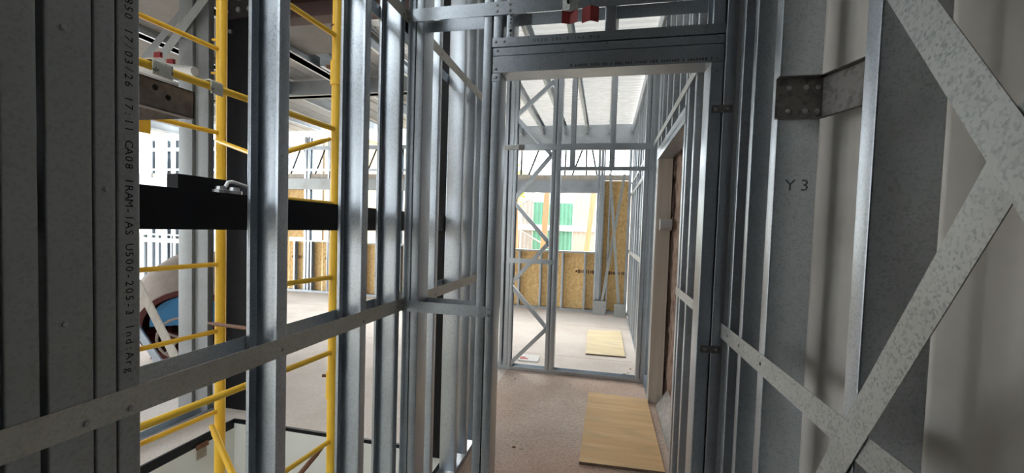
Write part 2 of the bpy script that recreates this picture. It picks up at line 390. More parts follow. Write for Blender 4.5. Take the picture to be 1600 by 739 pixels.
# ---- right stud wall in front of pale sheeting
wr = empty('wall_right', (.48, .8, 0), 'stud wall on the right with crossed straps over pale sheeting', kind='structure')
def rstud(y, fw=.036, **t): return stud(wr, (XR, y, .04), (XR, y, TOP), RX, FY, fw, **t)
rstud(-.05); rstud(.395); rstud(.818, .042); st2 = rstud(1.24, .042); rstud(1.432, .03); rstud(1.56, .03)
MB().box(XR-.002, XR+.102, -1.5, YB-.003, 0, .0016).box(XR-.002, XR-.0004, -1.5, YB-.003, 0, .04).build('track', 'galv', wr)
MB().box(XR-.002, XR+.102, -1.5, YB-.003, TOP-.002, TOP).box(XR-.002, XR-.0004, -1.5, YB-.003, TOP-.04, TOP).build('track', 'galv', wr)
s_ = strap(wr, (XR-.0012, -1, 1.19), (XR-.0012, 1.655, 1.19), (-1, 0, 0), .055)
for y in (.84, 1.26, 1.447, 1.575): screw(s_, (XR-.002, y, 1.19), (-1, 0, 0))
def ext(a, b, ta, tb): a, b = Vector(a), Vector(b); return a+(b-a)*ta, a+(b-a)*tb
a, b = ext((XR-.0068, .74, 1.89), (XR-.0068, .57, 1.65), -5.2, 6.5); strap(wr, a, b, (-1, 0, 0), .056, label='diagonal strap running down to the right edge')
a, b = ext((XR-.0042, .88, 1.10), (XR-.0042, .59, 1.58), -2.2, 3.6); strap(wr, a, b, (-1, 0, 0), .056, label='diagonal strap rising to the right')
# blocking bracket between two studs
bk = empty('blocking_bracket', (.5, 1.15, 1.84), 'dark steel blocking bracket screwed between two right hand studs', 'bracket')
zb, zt, yw = 1.843, 1.948, 1.238
MB().box(XR-.008, .532, yw-.002, yw, zb, zt).box(XR-.008, .532, yw-.022, yw-.002, zt-.002, zt).box(XR-.008, .532, yw-.012, yw-.002, zb, zb+.002).build('plate', 'bracket', bk)
rp = MB()
for za, zb2, w_ in ((zb, zt, .002), (zt-.002, zt, .02), (zb, zb+.002, .012)):
    q0, q1 = Vector((.532, yw-.002)), Vector((.574, 1.118)); d_ = (q1-q0).normalized(); n_ = Vector((d_.y, -d_.x))*w_
    if n_.x > 0: n_ = -n_
    pts = [q0, q1, q1+n_, q0+n_]
    rp.add([(p_.x, p_.y, z_) for z_ in (za, zb2) for p_ in pts], [(0, 1, 2, 3), (7, 6, 5, 4)]+[(k, (k+1) % 4, 4+(k+1) % 4, 4+k) for k in range(4)])
rp.build('return_plate', 'bracket', bk)
for x in (.452, .492, .52):
    for z in (zb+.02, zt-.025): screw(bk, (x, yw-.002, z), (0, -1, 0))
# pale trapezoid sheeting
prof = []; y = 1.305-.39*9
while y < 1.65:
    prof += [(y-.175, .600), (y-.10, .6015), (y-.075, .600), (y-.055, .596), (y-.035, .578), (y-.028, .574), (y+.028, .574), (y+.036, .578), (y+.055, .596), (y+.075, .600), (y+.13, .6015)]; y += .39
prof = [(yy, xx) for yy, xx in prof if yy < 1.70]
b = MB(); pr = off(prof, .0012); b.v = [(x, yy, z) for z in (0, TOP) for yy, x in pr]; n = len(pr)
b.f = [(i, (i+1) % n, n+(i+1) % n, n+i) for i in range(n)]
b.build('wall_sheeting', 'sheet', smooth=True, kind='structure', label='pale painted ribbed metal sheeting behind the right studs')
# handwritten mark on the web of the second stud
p = hit(1246, 287, 'Y', 1.2394)
lettering(st2, [('Y3', (p.x-.034, 1.2394, p.z-.018), (1, 0, 0), (0, 0, 1), .030, .034)], 'pencil')

MB().box(-1.05, .9, -1.3, -1.2, 0, 3.6).box(-1.05, -.95, -3, -1.3, 0, 3.6).box(-.952, -.946, -1.3, .36, 0, 3.6).box(-12, -4.6, -3.1, -3.0, 0, 3.6).box(-4.6, -.95, -3.1, -3.0, 2.5, 3.6).box(-2.0, -.95, -3.1, -3, 0, 2.5).build('wall_rear_added', 'darkboard', kind='structure', label='unseen dark wall added behind the camera to shade the corridor')  # unseen walls added to darken reflections; their opening admits some daylight
MB().box(.64, .75, -3.0, 1.7, 0, 3.6).build('wall_boundary', 'mortar', kind='structure', label='unseen grey boundary wall added behind the pale sheeting to close out daylight')  # added out of view to close the right side against daylight
# ---- right wall of the hall beyond the door
wh = empty('wall_hall', (.49, 5, 0), 'bright stud wall along the right of the far hall', kind='structure')
def hstud(y, fw=.036, z0=.04, z1=TOP, far=False, **t):
    if far: return stud(wh, (.445, y+fw, z0), (.445, y+fw, z1), RX, BY, fw, **t)
    return stud(wh, (.445, y, z0), (.445, y, z1), RX, FY, fw, **t)
for y in (1.80, 2.14, 2.42, 2.62): hstud(y)
hstud(2.70, .045, far=True)
for y in (2.95, 3.25, 3.55, 3.85): hstud(y, z0=2.30)
for y in (4.02, 4.09): hstud(y)
hb = MB().box(.443, .56, 2.70, 4.05, 2.20, 2.204).box(.443, .446, 2.70, 4.05, 2.20, 2.30).box(.443, .446, 2.70, 4.05, 2.245, 2.25).box(.441, .443, 2.70, 4.05, 2.262, 2.30).build('lintel', 'galv', wh)
MB().bar((.4405, 1.78, 2.41), (.4405, 4.44, 2.41), .05, .0016, (-1, 0, 0)).build('strap', 'strap', wh)
MB().bar((.4405, 1.78, 1.19), (.4405, 2.74, 1.19), .05, .0016, (-1, 0, 0)).build('strap', 'strap', wh)
MB().box(.443, .565, 3.96, 4.01, .0, 2.20).build('door_jamb', 'boardjamb', wh)
for y in [4.62+.4*k for k in range(9)]: hstud(y)
for y in (4.85, 5.7, 6.7): hstud(y, .036)
for zz in (2.22, 2.42, 1.19): MB().bar((.4405, 4.58, zz), (.4405, 8.1, zz), .05, .0016, (-1, 0, 0)).build('strap', 'strap', wh)
for zz in (1.19, 2.22): MB().box(.443, .547, 4.58, 8.12, zz, zz+.04).build('rail', 'galv', wh)
for (y0, y1) in ((1.78, 2.74), (4.02, 8.14)):
    MB().box(.443, .547, y0, y1, 0, .0016).box(.443, .4446, y0, y1, 0, .04).build('track', 'galv', wh)
MB().box(.443, .547, 1.78, 8.14, TOP-.002, TOP).box(.443, .4446, 1.78, 8.14, TOP-.05, TOP).build('track', 'galv', wh)
# rough neighbouring wall
bm = MB(); ny, nz = 72, 56; vs = []
for i in range(ny+1):
    for k in range(nz+1):
        yy = 1.7+2.95*i/ny; zz = TOP*k/nz
        cr = max(0, 1-abs(yy-(3.72+.05*math.sin(zz*6)+.03*math.sin(zz*17)))/.05)
        vs.append((.60+random.uniform(-.010, .010)+.03*cr, yy, zz))
bm.add(vs, [(i*(nz+1)+k, i*(nz+1)+k+1, (i+1)*(nz+1)+k+1, (i+1)*(nz+1)+k) for i in range(ny) for k in range(nz)])
bm.box(.64, .8, 1.7, 4.65, 0, TOP)
bm.build('wall_neighbour', 'earthwall', kind='structure', label='rough brown old masonry wall behind the hall opening')
MB().box(.545, .56, 4.10, 8.6, 0, TOP).build('wall_board', 'whitepaint', kind='structure', label='white sheeting behind the far hall studs')
MB().tube([(.47, 3.90, 1.615), (.565, 3.90, 1.615)], .052, 20).build('pipe_stub', 'pvc', smooth=True, label='short grey plastic pipe stub on the opening jamb', cat='pipe')
MB().add([(.50, 2.8, .0), (.60, 2.8, 0), (.60, 2.8, .12), (.50, 3.9, 0), (.60, 3.9, 0), (.60, 3.9, .16)], [(0, 1, 2), (3, 5, 4), (0, 2, 5, 3), (0, 3, 4, 1), (1, 4, 5, 2)]).build('mortar_fillet', 'mortar', label='grey mortar fillet at the foot of the brown wall', cat='mortar')

# ---- lattice partition in the hall
YP = 4.46
wm = empty('wall_middle', (-.3, 4.5, 0), 'open steel partition with a zigzag lattice post', kind='structure')
def mstud(x, fw, z0=.04, z1=TOP, right=False, **t):
    if right: return stud(wm, (x+fw, YP, z0), (x+fw, YP, z1), FY, LX, fw, **t)
    return stud(wm, (x, YP, z0), (x, YP, z1), FY, RX, fw, **t)
mstud(-1.085, .034); mstud(-1.03, .045, right=True); mstud(-.985, .034)
mstud(-.575, .04); mstud(-.528, .052, right=True)
mstud(-.385, .052, 2.2); mstud(.018, .056, 2.2); mstud(.365, .04); mstud(.412, .04, right=True); mstud(.452, .03) if False else None
zz = [(-.575, 3.10), (-.985, 2.74), (-.575, 2.33), (-.985, 1.84), (-.575, 1.40), (-.985, .93), (-.565, .48), (-.975, .04)]
for (xa, za), (xb, zb_) in zip(zz[:-1], zz[1:]):
    MB().bar((xa, YP+.03, za), (xb, YP+.03, zb_), .042, .036, (0, -1, 0)).build('lattice_bar', 'galv', wm)
for z0_, z1_, x0, x1 in ((2.38, 2.44, -1.1, .445), (2.168, 2.204, -.53, .445), (1.17, 1.222, -1.0, -.50), (1.13, 1.17, -1.9, -1.06)):
    MB().box(x0, x1, YP-.004, YP-.001, z0_, z1_).box(x0, x1, YP-.001, YP+.05, z0_, z0_+.003).build('rail', 'galv', wm)
c = MB().box(-1.10, -.93, YP-.012, YP-.005, 2.385, 2.43).build('splice_plate', 'strap', wm)
MB().box(-.925, -.87, YP-.014, YP-.005, 2.38, 2.435).build('joint_plate', 'bracket', wm)
MB().box(-1.9, .445, YP-.002, YP+.104, 0, .002).box(-1.9, .445, YP-.002, YP, 0, .042).box(-1.9, .445, YP+.102, YP+.104, 0, .042).build('track', 'galv', wm)
for x in (-1.5, -1.85): mstud(x, .036)

# ---- far wall with windows, strand board below
YF = 8.12
wf = empty('wall_far', (-3, YF, 0), 'far steel stud wall with window openings and strand boards', kind='structure')
def fstud(x, fw, z0, z1, right=False): return stud(wf, (x, YF, z0), (x, YF, z1), FY, RX, fw)
SILL, HEAD = 1.15, 2.26
def fbox(name, m, x0, x1, z0, z1, y0=YF-.003, y1=YF+.1): return MB().box(x0, x1, y0, y1, z0, z1).build(name, m, wf)
fbox('track', 'galv', -11.5, .5, 0, .045)
for x0, x1 in ((-5.1, -.16), (-11.5, -9.0), (-8.3, -7.2)): fbox('sill', 'strap', x0, x1, SILL-.035, SILL)
fbox('sill', 'strap', -6.42, -5.1, SILL-.035, SILL)
fbox('lintel', 'galv_dull', -11.5, -2.3, HEAD, 2.50); fbox('lintel', 'galv', -2.3, -.16, HEAD, 2.50); fbox('beam_face', 'boardjamb', -11.5, .42, 2.502, 2.60, YF+.02, YF+.1)
fbox('rail', 'galv', -11.5, -2.3, 2.66, 2.71, YF-.003, YF+.02); fbox('rail', 'galv', -11.5, .44, 3.12, 3.20, YF-.003, YF+.06)
fbox('wall_plate', 'galv', -2.3, .5, 3.19, 3.36, YF-.01, YF+.1)
fbox('closure_strip', 'galv', -2.3, .5, 3.362, 3.54, YF+.03, YF+.06)
for k in range(8): fbox('cleat', 'galv', -2.45+.41*k-.02, -2.45+.41*k+.02, 3.36, 3.5, YF-.03, YF)
x = -.36
while x > -11.4:
    if not (-9 < x < -8.3): fstud(x, .04, .045, SILL-.035)
    x -= .425
for x, fw_ in ((-.165, .05), (-.11, .05), (-.058, .03), (.06, .03), (.40, .05), (-2.05, .06), (-5.1, .05), (-5.9, .04) , (-6.48, .06), (-6.40, .06), (-7.2, .08), (-8.35, .09), (-9.05, .09), (-9.6, .10), (-10.05, .06), (-10.35, .12), (-10.75, .05)):
    fstud(x, fw_, .045, 3.4 if x < -.2 else 3.2)
for x in (-3.1, -4.2): fstud(x, .04, SILL, 3.2)
for i, (x0, x1) in enumerate(((-.14, .44), (-.98, -.16), (-1.83, -.99), (-2.68, -1.84), (-3.53, -2.69), (-4.38, -3.54), (-5.23, -4.39), (-6.08, -5.24), (-6.93, -6.09), (-7.9, -6.94))):
    z1 = 2.5 if i in (0, 9) else SILL-.04
    pn = MB().box(x0+.003, x1-.003, YF+.103, YF+.118, .01, z1).build('strand_board', 'osb', wf)
    sb = MB(); xs_ = {0: (.10, .40), 1: (-.52, -.20), 7: (-6.0, -5.7), 8: (-6.85, -6.5)}.get(i)
    if xs_:                                     # smudged, unreadable stamp
        xx = xs_[0]
        while xx < xs_[1]:
            wd_ = random.uniform(.015, .04); hh_ = random.uniform(.04, .075); sb.box(xx, xx+wd_, YF+.1022, YF+.1028, .76-hh_/2, .76+hh_/2); xx += wd_+random.uniform(.006, .03)
        sb.build('stamp', 'stamp', pn)
fbox('strand_board', 'osb', -6.95, -6.5, 1.2, 2.5, YF+.103, YF+.118)
# thin black lattice rods of the upper truss
for a_, b_, r_ in (((816, 226), (814, 284), .018), ((843, 232), (822, 284), .018), ((885, 226), (882, 284), .018), ((911, 232), (890, 284), .018), ((917, 226), (916, 286), .018), ((925, 230), (935, 286), .018), ((818, 239), (852, 261), .008), ((934, 263), (978, 238), .008)):
    MB().tube([hit(*a_, 'Y', YF+.06), hit(*b_, 'Y', YF+.06)], r_, 6).build('truss_rod', 'blackgrey', wf)
for k in range(4, 14):
    xx = -.25-.62*k
    for pa, pb in (((xx-.05, YF+.06, 2.6), (xx-.02, YF+.06, 3.15)), ((xx-.42, YF+.06, 2.6), (xx-.18, YF+.06, 3.15)), ((xx+.02, YF+.06, 2.6), (xx-.08, YF+.06, 3.15))):
        MB().tube([pa, pb], .016, 6).build('truss_rod', 'blackgrey', wf)
# bright bay on the far left
for x in (-9.5, -10.2, -10.9): MB().box(x, x+.3, YF+.2, YF+.24, .0, 3.0).build('board_panel', 'whitepaint', wf)
MB().box(-11, -9.4, YF-.06, YF-.02, .95, 1.05).build('rail', 'whitepaint', wf)
# stacked channel offcuts and loose props leaning on the far wall
for k in range(3):
    xx = -.155+.033*k
    stud(None, (xx, YF-.05, .0), (xx+.03, YF-.012, 2.3), FY*-1, RX, .03, wd=.04, name='leaning_channel', label=('left', 'middle', 'right')[k]+'most of three bundled bright channels standing by the window', cat='steel channel', group='channels stacked against the far wall')
for nm, lb, pa, pb in (('leaning_channel', 'bright channel leaning to the right from the far wall foot', (-.02, YF-.14, .1), (.32, YF-.07, 2.6)), ('leaning_channel', 'bright channel leaning to the left from the corner foot', (.31, YF-.22, .1), (.06, YF-.165, 2.6))):
    MB().bar(pa, pb, .05, .03, (0, -1, 0)).build(nm, 'strap', label=lb, cat='steel channel', group='channels stacked against the far wall')
MB().box(-.16, .07, YF-.21, YF-.17, 0, .26).build('foot_plate', 'strap', label='pale metal foot plate under the bundled channels', cat='metal plate')
MB().box(.22, .42, YF-.30, YF-.26, 0, .24).build('foot_plate', 'strap', label='pale metal foot plate in the far right corner', cat='metal plate')

# ---- roof
def ribbed(name, m, x0, x1, y0, y1, z, along, pitch, h, par, wid=.5):
    b = MB(); L = []; a0, a1 = (y0, y1) if along == 'X' else (x0, x1); t = a0
    while t < a1:
        L += [(t, z), (t+pitch*wid, z), (t+pitch*(wid+.1), z+h), (t+pitch*.9, z+h)]; t += pitch
    L = [(min(q, a1), zz_) for q, zz_ in L]+[(a1, z)]
    P = [(q, zz_) for q, zz_ in L]; n = len(P)
    for s0 in ((x0, x1) if along == 'X' else (y0, y1)):
        b.v += [((s0, q, zz_) if along == 'X' else (q, s0, zz_)) for q, zz_ in P]
    b.f = [(i, i+1, n+i+1, n+i) for i in range(n-1)]
    return b.build(name, m, par)
cl = empty('ceiling', (-4, 3, 3.5), 'ribbed metal roof on steel joists', kind='structure')
ribbed('roof_sheet', 'roof', -2.35, .8, .9, 5.38, 3.53, 'X', .11, .018, cl)
ribbed('roof_sheet', 'roof', -2.35, .8, 5.36, 8.5, 3.545, 'X', .11, .018, cl)
ribbed('roof_sheet', 'roofgrey', -10.8, -2.3, 4.4, 8.5, 3.62, 'Y', .30, .03, cl, .8)
ribbed('roof_sheet', 'roofgrey', -10.8, -2.3, -3, 4.45, 3.58, 'Y', .30, .03, cl, .8)
ribbed('roof_sheet', 'roofgrey', -1.0, .8, -3, .92, 3.55, 'X', .11, .018, cl)
ribbed('roof_sheet', 'roofgrey', -2.35, -1.0, .55, .92, 3.55, 'X', .11, .018, cl)  # bay over the stair void left open, unseen, to let sky light in
for k in range(8):
    x = -2.45+.41*k
    stud(cl, (x, .95, 3.36), (x, 8.1, 3.36), (0, 0, 1), RX, .04, wd=.16, name='joist')
for x in (-3.4, -4.6, -5.8, -7.0, -8.2, -9.4):
    stud(cl, (x, 4.5, 3.4), (x, 8.1, 3.4), (0, 0, 1), RX, .05, wd=.18, name='joist')
MB().box(-10.8, -2.4, 5.4, 5.5, 3.36, 3.58).box(-10.8, -2.4, 5.36, 5.54, 3.36, 3.375).build('purlin', 'galv_dull', cl)
for x in (-1.9, -2.05, -3.55, -4.8): MB().box(x-.06, x+.06, 2.95, 5.4, 3.42, 3.56).box(x-.09, x+.09, 2.95, 5.4, 3.42, 3.428).build('joist', 'galv', cl)
for (x0, x1, y0, y1) in ((-4.7, -3.6, 3.0, 4.4), (-5.9, -4.72, 3.0, 4.4), (-7.1, -5.92, 3.0, 4.4), (-3.56, -2.4, 3.0, 4.4), (-4.7, -3.6, 1.5, 2.95), (-5.9, -4.72, 1.5, 2.95)):
    MB().box(x0, x1, y0, y1, 3.50, 3.515).build('ceiling_board', 'roofpanel', cl)

# ---- stud wall beyond the void
wv = empty('wall_side', (-3.05, 2.6, 0), 'galvanized stud group and floor track beside the stair void', kind='structure')
MB().box(-3.10, -2.99, -2, 2.85, 0, .002).box(-3.10, -3.098, -2, 2.85, 0, .04).box(-2.992, -2.99, -2, 2.85, 0, .04).build('track', 'galv', wv)
stud(wv, (-3.16, 2.70, .0), (-3.16, 2.70, TOP), LX, FY, .05, wd=.13, m='galv_dull')
stud(wv, (-3.03, 2.72, .0), (-3.03, 2.72, TOP), LX, FY, .05, wd=.12, m='galv_dull'); stud(wv, (-3.0, 2.95, 0), (-3.0, 2.95, TOP), LX, FY, .05, wd=.1)
MB().box(-3.30, -3.06, 3.18, 3.21, 0, 3.4).build('panel', 'boardjamb', wv)
a_, b_ = hit(325, -10, 'Y', 2.68), hit(245, 98, 'Y', 2.68); strap(wv, a_, b_, (0, -1, 0), .075, label='bluish diagonal strap above the yellow tubes')
a_, b_ = hit(300, 0, 'Y', 3.0), hit(222, 95, 'Y', 3.0); strap(wv, a_, b_, (0, -1, 0), .07, m='galv_dull')

# ================================================================== THINGS
# black steel frame
bc = empty('steel_column', (-2.87, 2.9, 0), 'tall black steel column standing at the void corner', 'column')
MB().box(-3.0, -2.62, 2.83, 2.845, 0, 3.5).box(-3.0, -2.62, 3.03, 3.045, 0, 3.5).box(-2.895, -2.88, 2.845, 3.03, 0, 3.5).build('shaft', 'black', bc)
bp = MB().box(-2.98, -2.70, 2.805, 2.829, 3.11, 3.42).build('end_plate', 'blackgrey', bc)
for x in (-2.955, -2.83, -2.73):
    for z in (3.16, 3.25): MB().tube([(x, 2.805, z), (x, 2.785, z)], .021, 6).build('bolt', 'screw', bp)
for px, py in ((361, 50), (357, 615)):
    p = hit(px, py, 'Y', 2.828); MB().tube([(p.x, 2.828, p.z), (p.x, 2.812, p.z)], .016, 6).build('bolt', 'screw', bc)
MB().box(-2.62, -1.1, 2.86, 2.98, 3.24, 3.26).box(-2.62, -1.1, 2.915, 2.925, 3.12, 3.24).box(-2.62, -1.1, 2.86, 2.98, 3.10, 3.12).build('roof_beam', 'brownsteel', label='dark brown steel beam high behind the yellow posts', cat='beam')
c2 = empty('steel_column', (-1.05, 2.63, 0), 'slim black steel column behind the left stud wall', 'column')
MB().box(-1.10, -1.0, 2.58, 2.588, .004, 3.5).box(-1.10, -1.0, 2.672, 2.68, .004, 3.5).box(-1.054, -1.046, 2.588, 2.672, .004, 3.5).build('shaft', 'black', c2)
bb = empty('steel_beam', (-1.05, 1.5, 1.5), 'black steel beam at eye level outside the left studs', 'beam')
MB().box(-1.09, -1.01, -1.2, 2.578, 1.600, 1.608).box(-1.054, -1.046, -1.2, 2.578, 1.516, 1.600).box(-1.09, -1.01, -1.2, 2.578, 1.508, 1.516).box(-1.012, -1.008, -1.2, 2.578, 1.512, 1.604).build('profile', 'black', bb)
a_, b_ = hit(280, 292, 'X', -1.09), hit(361, 292, 'X', -1.09)
MB().box(-1.13, -1.094, a_.y, b_.y, 1.59, 1.652).build('joint_plate', 'black', bb)
p = hit(345, 290, 'X', -1.05); MB().lathe([(.0001, .02), (.012, .02), (.014, .012), (.02, .01), (.02, 0), (.0001, 0)], (-1.05, p.y, 1.608), (0, 0, 1), 10).build('bolt', 'screw', bb)
p = hit(366, 292, 'X', -1.04); MB().lathe([(.0001, .02), (.012, .02), (.014, .012), (.02, .01), (.02, 0), (.0001, 0)], (-1.04, p.y, 1.608), (0, 0, 1), 10).build('bolt', 'screw', bb)
q = [hit(x, y, 'X', -1.055) for x, y in ((352, 292), (356, 285), (363, 284), (372, 287), (384, 291), (400, 296))]
MB().tube(q, .005, 8).build('cable_loop', 'whitepaint', smooth=True, label='white cable loop lying on the black beam', cat='cable')

# scaffold frames
dv = Vector((.0658, .9978, 0))
def frame(far, label, short, full, sleeves, extra=None):
    far = Vector(far); root = empty('ladder_scaffold', (far.x, far.y, -1.6), label, 'scaffold')
    T = {0: far, 1: far-dv*.405, 2: far-dv*1.0}
    for k, p in T.items():
        MB().tube([(p.x, p.y, -1.6), (p.x, p.y, 3.3)], .0245, 14).build('post', 'yellow', root, smooth=True)
    for z in short: MB().tube([T[0].to_3d()+Vector((0, 0, z)), T[1]+Vector((0, 0, z))], .0115, 12).build('rung', 'yellow', root, smooth=True)
    for z in full: MB().tube([T[0]+Vector((0, 0, z)), T[2]+Vector((0, 0, z))], .0128, 12).build('transom', 'yellow', root, smooth=True)
    for z0_, z1_ in sleeves:
        s_ = MB().tube([(far.x, far.y, z0_), (far.x, far.y, z1_)], .031, 14).build('sleeve', 'yellow', root, smooth=True)
        for sx in (-1, 1): MB().tube([(far.x+sx*.029, far.y-.01, z1_-.025), (far.x+sx*.047, far.y-.016, z1_-.025)], .008, 6).build('bolt', 'rust', s_)
    return root, T
f1 = hit(345, 370, 'Y', 1.80); f2 = hit(523, 370, 'Y', 1.86)
def zat(x, y, Y): return hit(x, y, 'Y', Y).z
r1, T1 = frame((f1.x, f1.y, 0), 'yellow scaffold frame with the post beside the black column', [zat(340, 80, 1.8), zat(340, 209, 1.8), 1.64, zat(337, 412, 1.8), zat(335, 515, 1.8), zat(334, 639, 1.8), .1, -.4, -.9], [-1.2, 2.9], [])
r2, T2 = frame((f2.x, f2.y, 0), 'yellow scaffold frame with a sleeved post nearer the door', [zat(523, 58, 1.86), 1.63, zat(515, 432, 1.86), zat(506, 685, 1.86), .05, -.4, -.9], [zat(520, 203, 1.86), zat(512, 548, 1.86), 2.9, -1.2], [(zat(523, 134, 1.86), zat(523, 97, 1.86)), (zat(510, 620, 1.86), zat(510, 578, 1.86))])
def peg(root, px, py, T, m='rust'):
    p = hit(px, py, 'Y', T[0].y-.02); MB().tube([(p.x-.012, p.y, p.z), (p.x+.012, p.y+.002, p.z)], .006, 6).build('peg', m, root)
for px, py in ((335, 62), (334, 114)): peg(r1, px, py, T1, 'yellow')
peg(r2, 521, 39, T2)
def brace(label, A, B, r, m):
    A, B = Vector(A), Vector(B); b = MB(); d = (B-A).normalized()
    b.tube([A, A+d*.025, A+d*.045, B], [r*.75, r*.8, r, r], 10)
    o = b.build('scaffold_brace', m, smooth=True, label=label, cat='scaffold brace'); return o
zt2 = zat(520, 203, 1.86)
e = lambda T, t, z, dx=0: Vector((T[0].x+dx, T[0].y-t, z))
brace('thin yellow brace falling right from the post by the column', hit(338, 219, 'Y', 1.745), hit(425, 252, 'Y', 1.53), .010, 'yellow')
brace('flattened yellow brace falling left from the sleeved post', hit(516, 217, 'Y', 1.83), hit(420, 245, 'Y', 1.60), .012, 'yellow')
brace('rusty thin rod crossing the post by the column', hit(326, 505, 'Y', 1.77), hit(420, 517, 'Y', 1.6), .009, 'rust')
brace('pale yellow diagonal brace running down into the stair void', hit(330, 664, 'Y', 1.74), hit(385, 790, 'Y', 1.70), .015, 'yellow')
brace('rusty brown diagonal brace below the sleeved post', hit(505, 697, 'Y', 1.83), hit(440, 775, 'Y', 1.70), .012, 'rust')
# plank hooked on the transom
pk = empty('scaffold_plank', (-1.9, 1.45, 1.85), 'rusty steel scaffold plank hooked over a yellow transom', 'scaffold plank')
def onT(px, py=120):                 # point of frame two's long transom seen at this column
    best = min((abs((lambda v: CX+F*v.dot(RT)/v.dot(FW))(T2[0]-dv*(k*.005)+Vector((0, 0, zt2))-CAM)-px), k) for k in range(200))[1]
    return T2[0]-dv*(best*.005)+Vector((0, 0, zt2))
ha, hb_ = onT(247), onT(331)
y0, y1 = onT(200).y-.05, onT(318).y
pl = MB(); X1 = ha.x-.03; z_ = zt2
pl.box(-2.9, X1, y0, y1, z_-.03, z_-.026)
pl.box(X1-.004, X1, y0, y1, z_-.115, z_-.026).box(X1-.03, X1, y0, y1, z_-.118, z_-.113).box(-2.9, X1, y1-.004, y1, z_-.115, z_-.026).box(-2.9, X1, y0, y0+.004, z_-.115, z_-.026)
pl.build('deck', 'plank', pk)
for px in (256, 277):
    p = onT(px); MB().tube([(X1+.0002, p.y, z_-.052-(.020 if px > 265 else 0)), (X1+.0012, p.y, z_-.052-(.020 if px > 265 else 0))], .0085, 12).build('hole', 'ink', pk)
for h_, wd_ in ((ha, .06), (hb_, .045)):
    b = MB(); pr = off(rnd([(-.02, .0), (-.02, .018), (.019, .018), (.019, -.028)], .010), .004); n = len(pr)
    b.sweep(pr, (h_.x, h_.y-wd_/2, z_), (h_.x, h_.y+wd_/2, z_), RX, (0, 0, 1)); b.build('hook', 'hook', pk)
zr_ = zat(340, 209, 1.8); pc = T1[0]-dv*.36
MB().box(pc.x-.004, pc.x+.004, pc.y-.035, pc.y+.032, zr_-.075, zr_-.008).build('tag_plate', 'yellow', r1)

# concrete mixer
mx = empty('concrete_mixer', (-4.75, 3.75, 0), 'dirty concrete mixer with a dark red mouth and blue inside', 'concrete mixer')
c0 = hit(297, 512, 'Y', 3.55); ax = Vector((.58, -.72, -.36)).normalized()
MB().lathe([(.40, 0), (.43, 0), (.45, -.03), (.56, -.34), (.58, -.50), (.52, -.80), (.28, -.98), (.001, -1.0)], c0, ax, 32).build('drum', 'mixer', mx, smooth=True)
MB().lathe([(.39, .012), (.44, .012), (.44, -.03), (.39, -.03), (.39, .012)], c0, ax, 32).lathe([(.395, -.02), (.48, -.3), (.44, -.6), (.001, -.75)], c0, ax, 32).build('mouth_rim', 'mixred', mx, smooth=True)
bl = MB(); k_ = 24; a1 = ax.cross(Vector((0, 0, 1))).normalized(); b1 = a1.cross(ax)
ring = [c0-ax*.06+(a1*math.cos(t)*.345+b1*math.sin(t)*.345) for t in [math.pi*q_/k_ for q_ in range(k_+1)]]
bl.v = [tuple(v) for v in ring]+[tuple(v-ax*.03) for v in ring]; n = len(ring)
bl.f = [tuple(range(n)), tuple(range(2*n-1, n-1, -1))]+[(i, i+1, n+i+1, n+i) for i in range(n-1)]+[(n-1, 0, n, 2*n-1)]
bl.build('blue_paddle_guard', 'blue', mx)
wc = hit(283, 528, 'Y', 3.35); wn = Vector((.5, -.85, 0)).normalized(); wa = wn.cross(Vector((0, 0, 1))); hw = MB()
ringp = [wc+(wa*math.cos(t)+Vector((0, 0, 1))*math.sin(t))*.20 for t in [2*math.pi*q_/24 for q_ in range(25)]]
hw.tube(ringp, .012, 8)
for q_ in range(5):
    t = 2*math.pi*q_/5+.4; hw.tube([wc, wc+(wa*math.cos(t)+Vector((0, 0, 1))*math.sin(t))*.20], .010, 6)
hw.build('handwheel', 'mixer', mx, smooth=True)
for pa, pb in (((c0.x-.45, 3.9, .7), (c0.x-.55, 3.6, 0)), ((c0.x+.35, 3.7, .6), (c0.x+.3, 3.45, 0)), ((c0.x-.1, 4.1, .7), (c0.x-.1, 4.3, 0)), ((c0.x-.5, 3.5, .35), (c0.x+.3, 3.5, .28))):
    MB().tube([pa, pb], .028, 10).build('leg', 'mixred', mx, smooth=True)
for lb, pa, pb, m_ in (('dusty beige board propped in front of the concrete mixer', hit(214, 440, 'Y', 3.05), hit(296, 602, 'Y', 2.95), 'boardjamb'), ('grey flat bar propped low in front of the concrete mixer', hit(205, 500, 'Y', 3.12), hit(285, 620, 'Y', 3.06), 'galv')):
    MB().bar(pa, pb, .062, .02, (.4, -1, 0)).build('propped_bar', m_, label=lb, cat='bar')
# white bucket and red clamp behind the plank
p = hit(280, 105, 'Y', 2.6); tk = MB().tube([p+Vector((-.12, 0, 0)), p+Vector((.12, .02, -.03))], .035, 14).build('pipe_length', 'whitepaint', smooth=True, label='short white pipe behind the scaffold plank', cat='pipe')
for px, py in ((247, 86), (267, 97)):
    p = hit(px, py, 'Y', 2.62); MB().box(p.x-.03, p.x+.03, p.y-.01, p.y+.01, p.z-.02, p.z+.02).build('red_clamp', 'red', label='small red clamp at the foot of the blue strap, '+('upper' if py < 90 else 'lower')+' one', cat='clamp', group='red clamps')

